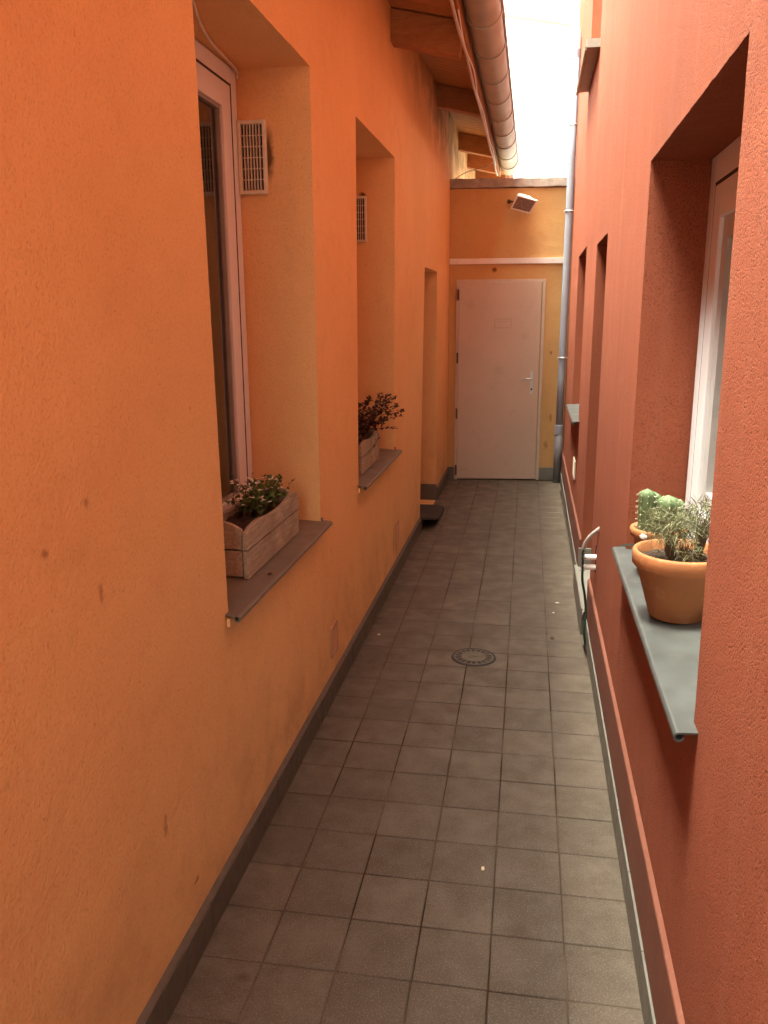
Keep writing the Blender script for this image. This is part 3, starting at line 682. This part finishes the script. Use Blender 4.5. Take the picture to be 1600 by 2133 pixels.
tag(G().tube(catmull([(-.93, 2.30, 2.466), (-.959, 2.432, 2.466), (-1.001, 2.58, 2.466), (-1.04, 2.775, 2.466), (-1.056, 2.952, 2.466), (-1.066, 3.075, 2.464), (-1.068, 3.092, 2.44)], 5), .0045, 6).mk('recess_wire', 'white_cable', smooth=True),
    'thin pale wire curving across the ceiling of the near left window recess', 'wire')
CT = empty('conduit_outlet', (XR, 3.86, .5), 'grey bent conduit with two white ceramic stubs and black wires on the red wall', 'conduit')
G().tube(catmull([(.345, 3.79, .668), (.325, 3.80, .652), (.298, 3.815, .622), (.276, 3.835, .582), (.268, 3.845, .545)], 6), .0095, 10).mk('conduit', 'grey_conduit', CT, smooth=True)
for z in (.500, .452):
    st = G().tube([(.332, 3.872, z), (.300, 3.868, z), (.276, 3.864, z + .001)], .0135, 16).mk('ceramic_stub', 'ceramic', CT, smooth=False, bevel=.002)
random.seed(5)
g = G()
for q in range(3):
    g.tube(catmull([(.268 + random.uniform(-.004, .004), 3.85 + random.uniform(-.006, .006), .55 - i * .024) for i in range(6)], 4), .0024, 5)
for q in range(16):
    z = random.choice((.535, .52, .50, .455, .44, .43)); p = Vector((.268, 3.85, z)); d = Vector((random.uniform(-1, 1), random.uniform(-1, 1), random.uniform(-.6, .6))).normalized() * .013
    g.tube([p, p + d], .0016, 4)
g.mk('black_wire', 'black', CT)
g = G(); g.tube(catmull([(.3285, 3.880, .555), (.327, 3.877, .52), (.3285, 3.872, .47), (.3285, 3.868, .425)], 4), .0035, 5)
g.tube([(.329, 3.825, .64), (.329, 3.86, .55)], .0012, 4); g.mk('wall_crack', 'seal', CT)
tag(G().tube(catmull([(.268, 3.85, .437), (.272, 3.862, .38), (.288, 3.885, .30), (.296, 3.88, .22), (.292, 3.86, .14), (.298, 3.87, .075), (.304, 3.93, .028), (.303, 3.99, .008)], 6), .0058, 8).mk('hanging_cable', 'green_cable', smooth=True),
    'dark green cable hanging from the ceramic stubs to the floor', 'cable')

# ------------------------------------------------------------------ drain, mat, litter
FD = empty('floor_drain', (-.230, 3.768, 0), 'round metal floor drain with a ring of slots between the tiles', 'drain')
cx, cy = -.230, 3.768
def disc(r0_, r1_, z, n=72):
    g = G(); v = []; f = []
    for i in range(n):
        a = 2 * math.pi * i / n; v += [(cx + r0_ * math.cos(a), cy + r0_ * math.sin(a), z), (cx + r1_ * math.cos(a), cy + r1_ * math.sin(a), z)]
    f = [(2 * i, 2 * i + 1, (2 * i + 3) % (2 * n), (2 * i + 2) % (2 * n)) for i in range(n)]
    return g.add(v, f)
G().lathe([(.0001, .0018), (.1040, .0018), (.1040, .0010)], cx, cy, 64).mk('drain_well', 'black', FD)
n = 36; rad = [.0, .060, .089, .096]; v = []; f = []
zz = [.0052, .0052, .0046, .0040]
for i in range(n):
    a = 2 * math.pi * (i + .17 * (-1 if i % 2 else 1)) / n
    for r_, z_ in zip(rad, zz): v.append((cx + r_ * math.cos(a), cy + r_ * math.sin(a), z_))
for i in range(n):
    j = (i + 1) % n
    for b in range(3):
        if b == 1 and i % 2: continue
        f.append((i * 4 + b, j * 4 + b, j * 4 + b + 1, i * 4 + b + 1) if b else (i * 4, j * 4 + 1, i * 4 + 1))
cv = mk('drain_cover', v, f, 'iron', FD); sm = cv.modifiers.new('s', 'SOLIDIFY'); sm.thickness = .0012; sm.offset = -1
ring = G(); pr = [(.1030, .0012), (.1030, .0032), (.1065, .0030), (.1080, .0008)]; v = []; f = []
for i in range(64):
    a = 2 * math.pi * i / 64
    for r_, z_ in pr: v.append((cx + r_ * math.cos(a), cy + r_ * math.sin(a), z_))
for i in range(64):
    j = (i + 1) % 64
    for b in range(3): f.append((i * 4 + b, j * 4 + b, j * 4 + b + 1, i * 4 + b + 1))
mk('drain_ring', v, f, 'seal', FD, smooth=True)

# doormat curling up out of the side doorway
v = []; f = []; nu, nv = 10, 12
for i in range(nu + 1):
    for j in range(nv + 1):
        u, t = i / nu, j / nv
        x = -1.06 + .375 * u; yy = 6.17 + .75 * t
        rc = .10; dx_ = max(0, x - (-.685 - rc)); 
        for (yc, sg) in ((6.17 + rc, -1), (6.92 - rc, 1)):
            dy = (yy - yc) * sg
            if dx_ > 0 and dy > 0:
                d = max(dx_, dy); l = math.hypot(dx_, dy)
                if l > 0: x = -.685 - rc + dx_ * d / l; yy = yc + sg * dy * d / l
        z = .016 + .075 * max(0, 1 - t * 1.6) ** 1.5 * (1 - .15 * u)
        v.append((x, yy - .015 * u, z))
for i in range(nu):
    for j in range(nv): a = i * (nv + 1) + j; f.append((a, a + 1, a + nv + 2, a + nv + 1))
mt = tag(mk('doormat', v, f, 'mat', smooth=True), 'dark ribbed doormat curling up in the left doorway', 'doormat'); sm = mt.modifiers.new('s', 'SOLIDIFY'); sm.thickness = .014; sm.offset = -1

def blob(name, p, s, mat, label, cat, seed, group=None):
    bm = bmesh.new(); bmesh.ops.create_icosphere(bm, subdivisions=2, radius=1); random.seed(seed)
    for q in bm.verts: q.co *= 1 + .25 * noise.noise(q.co * 1.5 + Vector((seed, 0, 0)))
    me = bpy.data.meshes.new(name)
    for q in bm.verts: q.co = Vector((q.co.x * s[0], q.co.y * s[1], q.co.z * s[2]))
    bm.to_mesh(me); bm.free(); me.materials.append(M[mat]); o = bpy.data.objects.new(name, me); finish(o, None, Vector(p)); return tag(o, label, cat, group)
blob('crumb', (-.093, 2.186, .004), (.006, .008, .005), 'pebble', 'small pale yellow crumb on the near floor tiles', 'litter', 1)
blob('crumb', (.19, 4.62, .003), (.012, .007, .003), 'ceramic', 'white paper scrap on the tiles near the threshold', 'litter', 2)
blob('crumb', (.165, 4.45, .003), (.007, .006, .003), 'ceramic', 'tiny white chip on the tiles in front of the paper scrap', 'litter', 4)
blob('crumb', (-.735, 3.98, .003), (.007, .006, .003), 'pebble', 'tiny pale chip on the tiles by the left skirting', 'litter', 5)
blob('dead_leaf', (.15, 4.072, .004), (.012, .020, .004), 'leafdead', 'dry dark leaf lying on the floor tiles right of the drain', 'leaf', 3)
blob('dead_leaf', (-.795, 2.41, .824), (.008, .012, .003), 'leafdead', 'dry dark leaf on the brown sill before the near planter', 'leaf', 6)

# ------------------------------------------------------------------ curtain behind the near left window
v = []; f = []
for i in range(41):
    y = 2.30 + .48 * i / 40
    for j, z in enumerate((.9, 1.3, 1.8, 2.4)):
        t = (2.4 - z) / 1.5; v.append((-1.22 + .022 * math.sin(i * .9 + .4 * j), y + (.05 * t if i > 20 else 0), z))
for i in range(40):
    for j in range(3): f.append((i * 4 + j, i * 4 + j + 1, i * 4 + 5 + j, i * 4 + 4 + j))
tag(mk('curtain', v, f, 'curtain', smooth=True), 'grey curtain hanging behind the near left window pane', 'curtain')

# ------------------------------------------------------------------ wooden planters
def planter(x0, x1, y0, y1, z0, label, group):
    """front board towards +x; every plank its own part, scalloped tops"""
    P = empty('wooden_planter', ((x0 + x1) / 2, (y0 + y1) / 2, z0), label, 'planter', group)
    t = .016; L = y1 - y0; zm = z0 + .094
    def topz(u):  # scallop: hump near each end, dip in the middle
        return z0 + .158 + .008 * math.exp(-((u - .20) / .12) ** 2) + .012 * math.exp(-((u - .89) / .08) ** 2) - .007 * math.exp(-((u - .56) / .18) ** 2) - .02 * max(0, (u - .96) / .04) - .012 * max(0, (.06 - u) / .06)
    n = 28
    for xa, xb in ((x1 - t, x1), (x0, x0 + t)):
        G().prism([(y0, z0 + .004), (y1, z0 + .004), (y1, zm - .003), (y0, zm - .003)], 0, xa, xb).mk('plank', 'weathered', P, at=(xa, y0, z0), bevel=.002)
        poly = [(y0, zm + .002), (y1, zm + .002)] + [(y1 - L * i / n, topz(1 - i / n)) for i in range(n + 1)]
        G().prism(poly, 0, xa, xb).mk('plank', 'weathered', P, at=(xa, y0, zm), bevel=.0015, seg=1)
    xa, xb = x0 + t + .004, x1 - t - .004; W_ = xb - xa
    for ya, yb in ((y0 + .006, y0 + .006 + t), (y1 - .006 - t, y1 - .006)):
        G().prism([(xa, z0 + .008), (xb, z0 + .008), (xb, zm - .004), (xa, zm - .004)], 1, ya, yb).mk('plank', 'weathered', P, at=(xa, ya, z0), bevel=.002)
        poly = [(xa, zm + .002), (xb, zm + .002)] + [(xb - W_ * i / 14, z0 + .158 + .024 * math.sin(math.pi * i / 14)) for i in range(15)]
        G().prism(poly, 1, ya, yb).mk('plank', 'weathered', P, at=(xa, ya, zm), bevel=.0015, seg=1)
    for px in (x0 + t + .001, x1 - t - .021):
        for py in (y0 + .023, y1 - .043): G().box(px, px + .02, py, py + .02, z0 + .002, z0 + .145).mk('corner_batten', 'weathered', P, at=(px, py, z0))
    # soil
    v = []; f = []; a, b = 10, 24; random.seed(int(y0 * 100))
    for i in range(a + 1):
        for j in range(b + 1): v.append((x0 + t + (x1 - x0 - 2 * t) * i / a, y0 + .02 + (L - .04) * j / b, z0 + .118 + random.uniform(-.006, .006) + .012 * math.sin(math.pi * j / b)))
    for i in range(a):
        for j in range(b): q = i * (b + 1) + j; f.append((q, q + 1, q + b + 2, q + b + 1))
    mk('soil', v, f, 'soil', P, smooth=True)
    return P
planter(-1.012, -.840, 2.340, 2.915, .8215, 'weathered wooden planter with white flowers on the near left sill', 'wooden window planters')
planter(-1.005, -.836, 4.085, 4.585, .8215, 'weathered wooden planter with a purple leaved plant on the farther left sill', 'wooden window planters')

def leaf(g, p, d, nrm, L, w, curl=.2):
    d = d.normalized(); s = d.cross(nrm)
    if s.length < 1e-4: s = d.orthogonal()
    s.normalize(); n_ = s.cross(d).normalized()
    g.add([p, p + d * L * .35 + s * w * .5 + n_ * L * .05, p + d * L * .35 - s * w * .5 + n_ * L * .05, p + d * L * .75 + s * w * .4 - n_ * L * curl * .3, p + d * L * .75 - s * w * .4 - n_ * L * curl * .3, p + d * L - n_ * L * curl],
          [(0, 1, 2), (1, 3, 4, 2), (3, 5, 4)])
def rv(a=1): return Vector((random.uniform(-a, a), random.uniform(-a, a), random.uniform(-a, a)))
# plant 1: small bush with white flowers
random.seed(21)
P1 = empty('flowering_plant', (-.925, 2.72, .94), 'low green plant with tiny white flowers in the near planter', 'plant')
gs_, gl_, gf_ = G(), G(), G()
base = Vector((-.93, 2.70, .945))
for i in range(105):
    b = base + Vector((random.uniform(-.045, .045), random.uniform(-.10, .13), 0)); th_ = random.uniform(0, 2 * math.pi); sp = random.uniform(.01, .10)
    tip = b + Vector((sp * math.cos(th_) * .8, sp * math.sin(th_) * 1.2, random.uniform(.05, .130) - sp * .3))
    mid = (b + tip) / 2 + Vector((0, 0, .02)) + rv(.006); pts = catmull([b, mid, tip], 4); gs_.tube(pts, .0009, 4, False)
    for q in range(9):
        p = pts[random.randrange(2, len(pts))]; leaf(gl_, p, (rv() + Vector((0, 0, .3))), Vector((0, 0, 1)) + rv(.5), random.uniform(.012, .022), random.uniform(.008, .013))
    if random.random() < .62:
        for q in range(random.choice((1, 2, 3))):
            c_ = tip + rv(.006) + Vector((0, 0, .004))
            for w_ in range(5): a = w_ * 1.257; leaf(gf_, c_, Vector((math.cos(a), math.sin(a), .3)) + rv(.3), Vector((0, 0, 1)), .0082, .0058, 0)
tag(gs_.mk('stems', 'stem', P1), kind='stuff'); tag(gl_.mk('leaves', 'leaf_green', P1), kind='stuff'); tag(gf_.mk('flowers', 'petal', P1), kind='stuff')
# plant 2: loose dark purple shrub leaning out over the passage
random.seed(33)
P2 = empty('purple_plant', (-.92, 4.35, .94), 'loose dark purple leaved shrub in the farther planter, leaning out', 'plant')
gs_, gl_ = G(), G()
for i in range(52):
    b = Vector((-.92 + random.uniform(-.04, .04), 4.35 + random.uniform(-.16, .18), .95)); out = random.random()
    tip = b + Vector((random.uniform(-.05, .06) + .17 * out, random.uniform(-.05, .30) * (.4 + out * .8), random.uniform(.04, .15) + .09 * random.random()))
    pts = catmull([b, b.lerp(tip, .5) + Vector((0, 0, .03)) + rv(.01), tip, tip + (tip - b) * .12 - Vector((0, 0, .012))], 6); gs_.tube(pts, .0013, 5, False)
    for q in range(4, len(pts), 1):
        if random.random() < .75:
            for sgn in (-1, 1):
                d = rv(.6) + Vector((sgn * .5, sgn * .4, .1)); leaf(gl_, pts[q] + rv(.003), d, Vector((0, 0, 1)) + rv(.4), random.uniform(.014, .022), random.uniform(.012, .019), .25)
for i in range(90):
    leaf(gl_, Vector((-.92 + random.uniform(-.05, .06), 4.32 + random.uniform(-.2, .2), .95 + random.uniform(0, .07))), rv() + Vector((0, 0, .4)), Vector((0, 0, 1)) + rv(.5), .02, .016)
pts = catmull([(-.86, 4.50, .98), (-.83, 4.50, .985), (-.812, 4.40, .96), (-.815, 4.22, .93), (-.822, 4.10, .915)], 6); gs_.tube(pts, .0016, 5, False)
for q in (12, 14, 16): leaf(gl_, pts[q], rv(.4) + Vector((.4, 0, .5)), Vector((1, 0, .3)), .024, .02)
tag(gs_.mk('stems', 'stem', P2), kind='stuff'); tag(gl_.mk('leaves', 'leaf_purple', P2), kind='stuff')

# ------------------------------------------------------------------ terracotta pots on the right sill
def pot(cx, cy, z0, h, rb, rt_, band, label, wall=.010):
    P = empty('terracotta_pot', (cx, cy, z0), label, 'pot', 'terracotta pots on the sill')
    ri = rt_ - .009; zr = z0 + h - band
    prof = [(rb * .9, z0 + .0005), (rb, z0 + .003), (ri - .003, zr - .002), (rt_ - .004, zr), (rt_ - .001, zr + .004), (rt_, z0 + h - .006), (rt_ - .003, z0 + h - .001), (rt_ - .008, z0 + h), (rt_ - .013, z0 + h - .004), (rt_ - .017, zr), (rt_ - .022, z0 + h - .06)]
    g = G().lathe(prof, cx, cy, 64); g.f.pop(); g.mk('pot_body', 'terracotta', P, smooth=True)
    zs = z0 + h - .026; rs = rt_ - .016; v = [(cx, cy, zs + .004)]; f = []; random.seed(int(cy * 100))
    for k_ in range(1, 7):
        for j in range(36):
            a = 2 * math.pi * j / 36; v.append((cx + rs * k_ / 6 * math.cos(a), cy + rs * k_ / 6 * math.sin(a), zs + random.uniform(-.004, .005)))
    for j in range(36):
        f.append((0, 1 + j, 1 + (j + 1) % 36))
        for k_ in range(5): a = 1 + k_ * 36; f.append((a + j, a + 36 + j, a + 36 + (j + 1) % 36, a + (j + 1) % 36))
    mk('soil', v, f, 'soil', P, smooth=True); return P
pot(.388, 2.12, .8595, .176, .068, .118, .040, 'large terracotta pot with a dry grey green herb on the right sill')
pot(.388, 2.50, .8590, .140, .052, .082, .026, 'smaller terracotta pot holding cacti behind the large one')
# herb with curling grey-green needles
random.seed(44)
H = empty('dry_herb', (.388, 2.12, 1.012), 'straggly grey green herb with curling needles in the large pot', 'plant')
gs_, gn_ = G(), G()
def needle(g, p, d, L, w):
    d = d.normalized(); s = d.cross(rv()).normalized(); c_ = rv(.6); a = p + d * L * .5 + c_ * L * .12; b = p + d * L + c_ * L * .5 - Vector((0, 0, L * .25))
    g.add([p - s * w, p + s * w, a + s * w, a - s * w, b], [(0, 1, 2, 3), (3, 2, 4)])
heads = [(Vector((.352, 2.10, 1.105)), Vector((.064, .062, .042)), 900, (.365, 2.11)), (Vector((.440, 2.12, 1.122)), Vector((.050, .055, .046)), 700, (.430, 2.13)), (Vector((.392, 2.06, 1.06)), Vector((.035, .03, .03)), 160, (.385, 2.08))]
for c_, e, n_, rt0 in heads:
    root = Vector((rt0[0], rt0[1], 1.005))
    for i in range(34):
        d = rv().normalized() * random.uniform(.4, 1); tip = c_ + Vector((d.x * e.x, d.y * e.y, d.z * e.z)) * .9
        gs_.tube(catmull([root + rv(.006), root.lerp(c_, .55) + rv(.014), tip], 4), [.0024] * 3 + [.0016] * 3 + [.0009] * 3, 4, False)
    for i in range(n_):
        d = rv().normalized() * random.uniform(.35, 1.0) ** .6; p = c_ + Vector((d.x * e.x, d.y * e.y, d.z * e.z))
        needle(gn_, p, d * .35 + Vector((0, 0, .15)) + rv(1.0), random.uniform(.016, .040), random.uniform(.0005, .0010))
for i in range(130):   # fallen needles on the soil
    a = random.uniform(0, 6.28); r_ = .095 * math.sqrt(random.random()); needle(gn_ if i % 2 else gs_, Vector((.388 + r_ * math.cos(a), 2.12 + r_ * math.sin(a), 1.018)), Vector((random.uniform(-1, 1), random.uniform(-1, 1), .2)), .024, .0009)
tag(gs_.mk('stems', 'stem', H), kind='stuff'); tag(gn_.mk('needles', 'leaf_grey', H), kind='stuff')
# cacti
random.seed(9)
def cactus(cx, cy, z0, h, r, label):
    K = empty('cactus', (cx, cy, z0), label, 'cactus', 'cacti in the small pot'); v = []; f = []; nr, nz = 40, 16
    for k_ in range(nz + 1):
        t = k_ / nz; tc = 1 - r / h; rr_ = r * (.86 + .14 * t / tc) if t < tc else r * math.sqrt(max(.0005, 1 - ((t - tc) / (1 - tc)) ** 2))
        for j in range(nr):
            a = 2 * math.pi * j / nr; q = rr_ * (1 + .12 * math.cos(a * 8)); v.append((cx + q * math.cos(a), cy + q * math.sin(a), z0 + h * t))
    for k_ in range(nz):
        for j in range(nr): f.append((k_ * nr + j, k_ * nr + (j + 1) % nr, (k_ + 1) * nr + (j + 1) % nr, (k_ + 1) * nr + j))
    f.append(tuple(nz * nr + j for j in range(nr)))
    mk('body', v, f, 'cactus', K, smooth=True); g = G()
    for j in range(8):
        for k_ in range(2, nz, 2):
            p = Vector(v[k_ * nr + j * 5]); o_ = Vector((p.x - cx, p.y - cy, .004)).normalized()
            for q in range(3): g.tube([p, p + (o_ + rv(.5)).normalized() * .008], .0005, 3, False)
    tag(g.mk('spines', 'spine', K), kind='stuff'); return K
cactus(.350, 2.50, .965, .150, .022, 'tall green cactus column at the left of the small pot')
cactus(.374, 2.525, .965, .136, .018, 'slender cactus column beside the tallest one')
cactus(.412, 2.51, .965, .130, .030, 'plump cactus in the middle of the small pot')
cactus(.440, 2.52, .965, .118, .020, 'short cactus at the right of the small pot')
blob('white_pebble', (.345, 2.445, .985), (.018, .015, .012), 'ceramic', 'white stone on the soil of the small cactus pot', 'stone', 8)
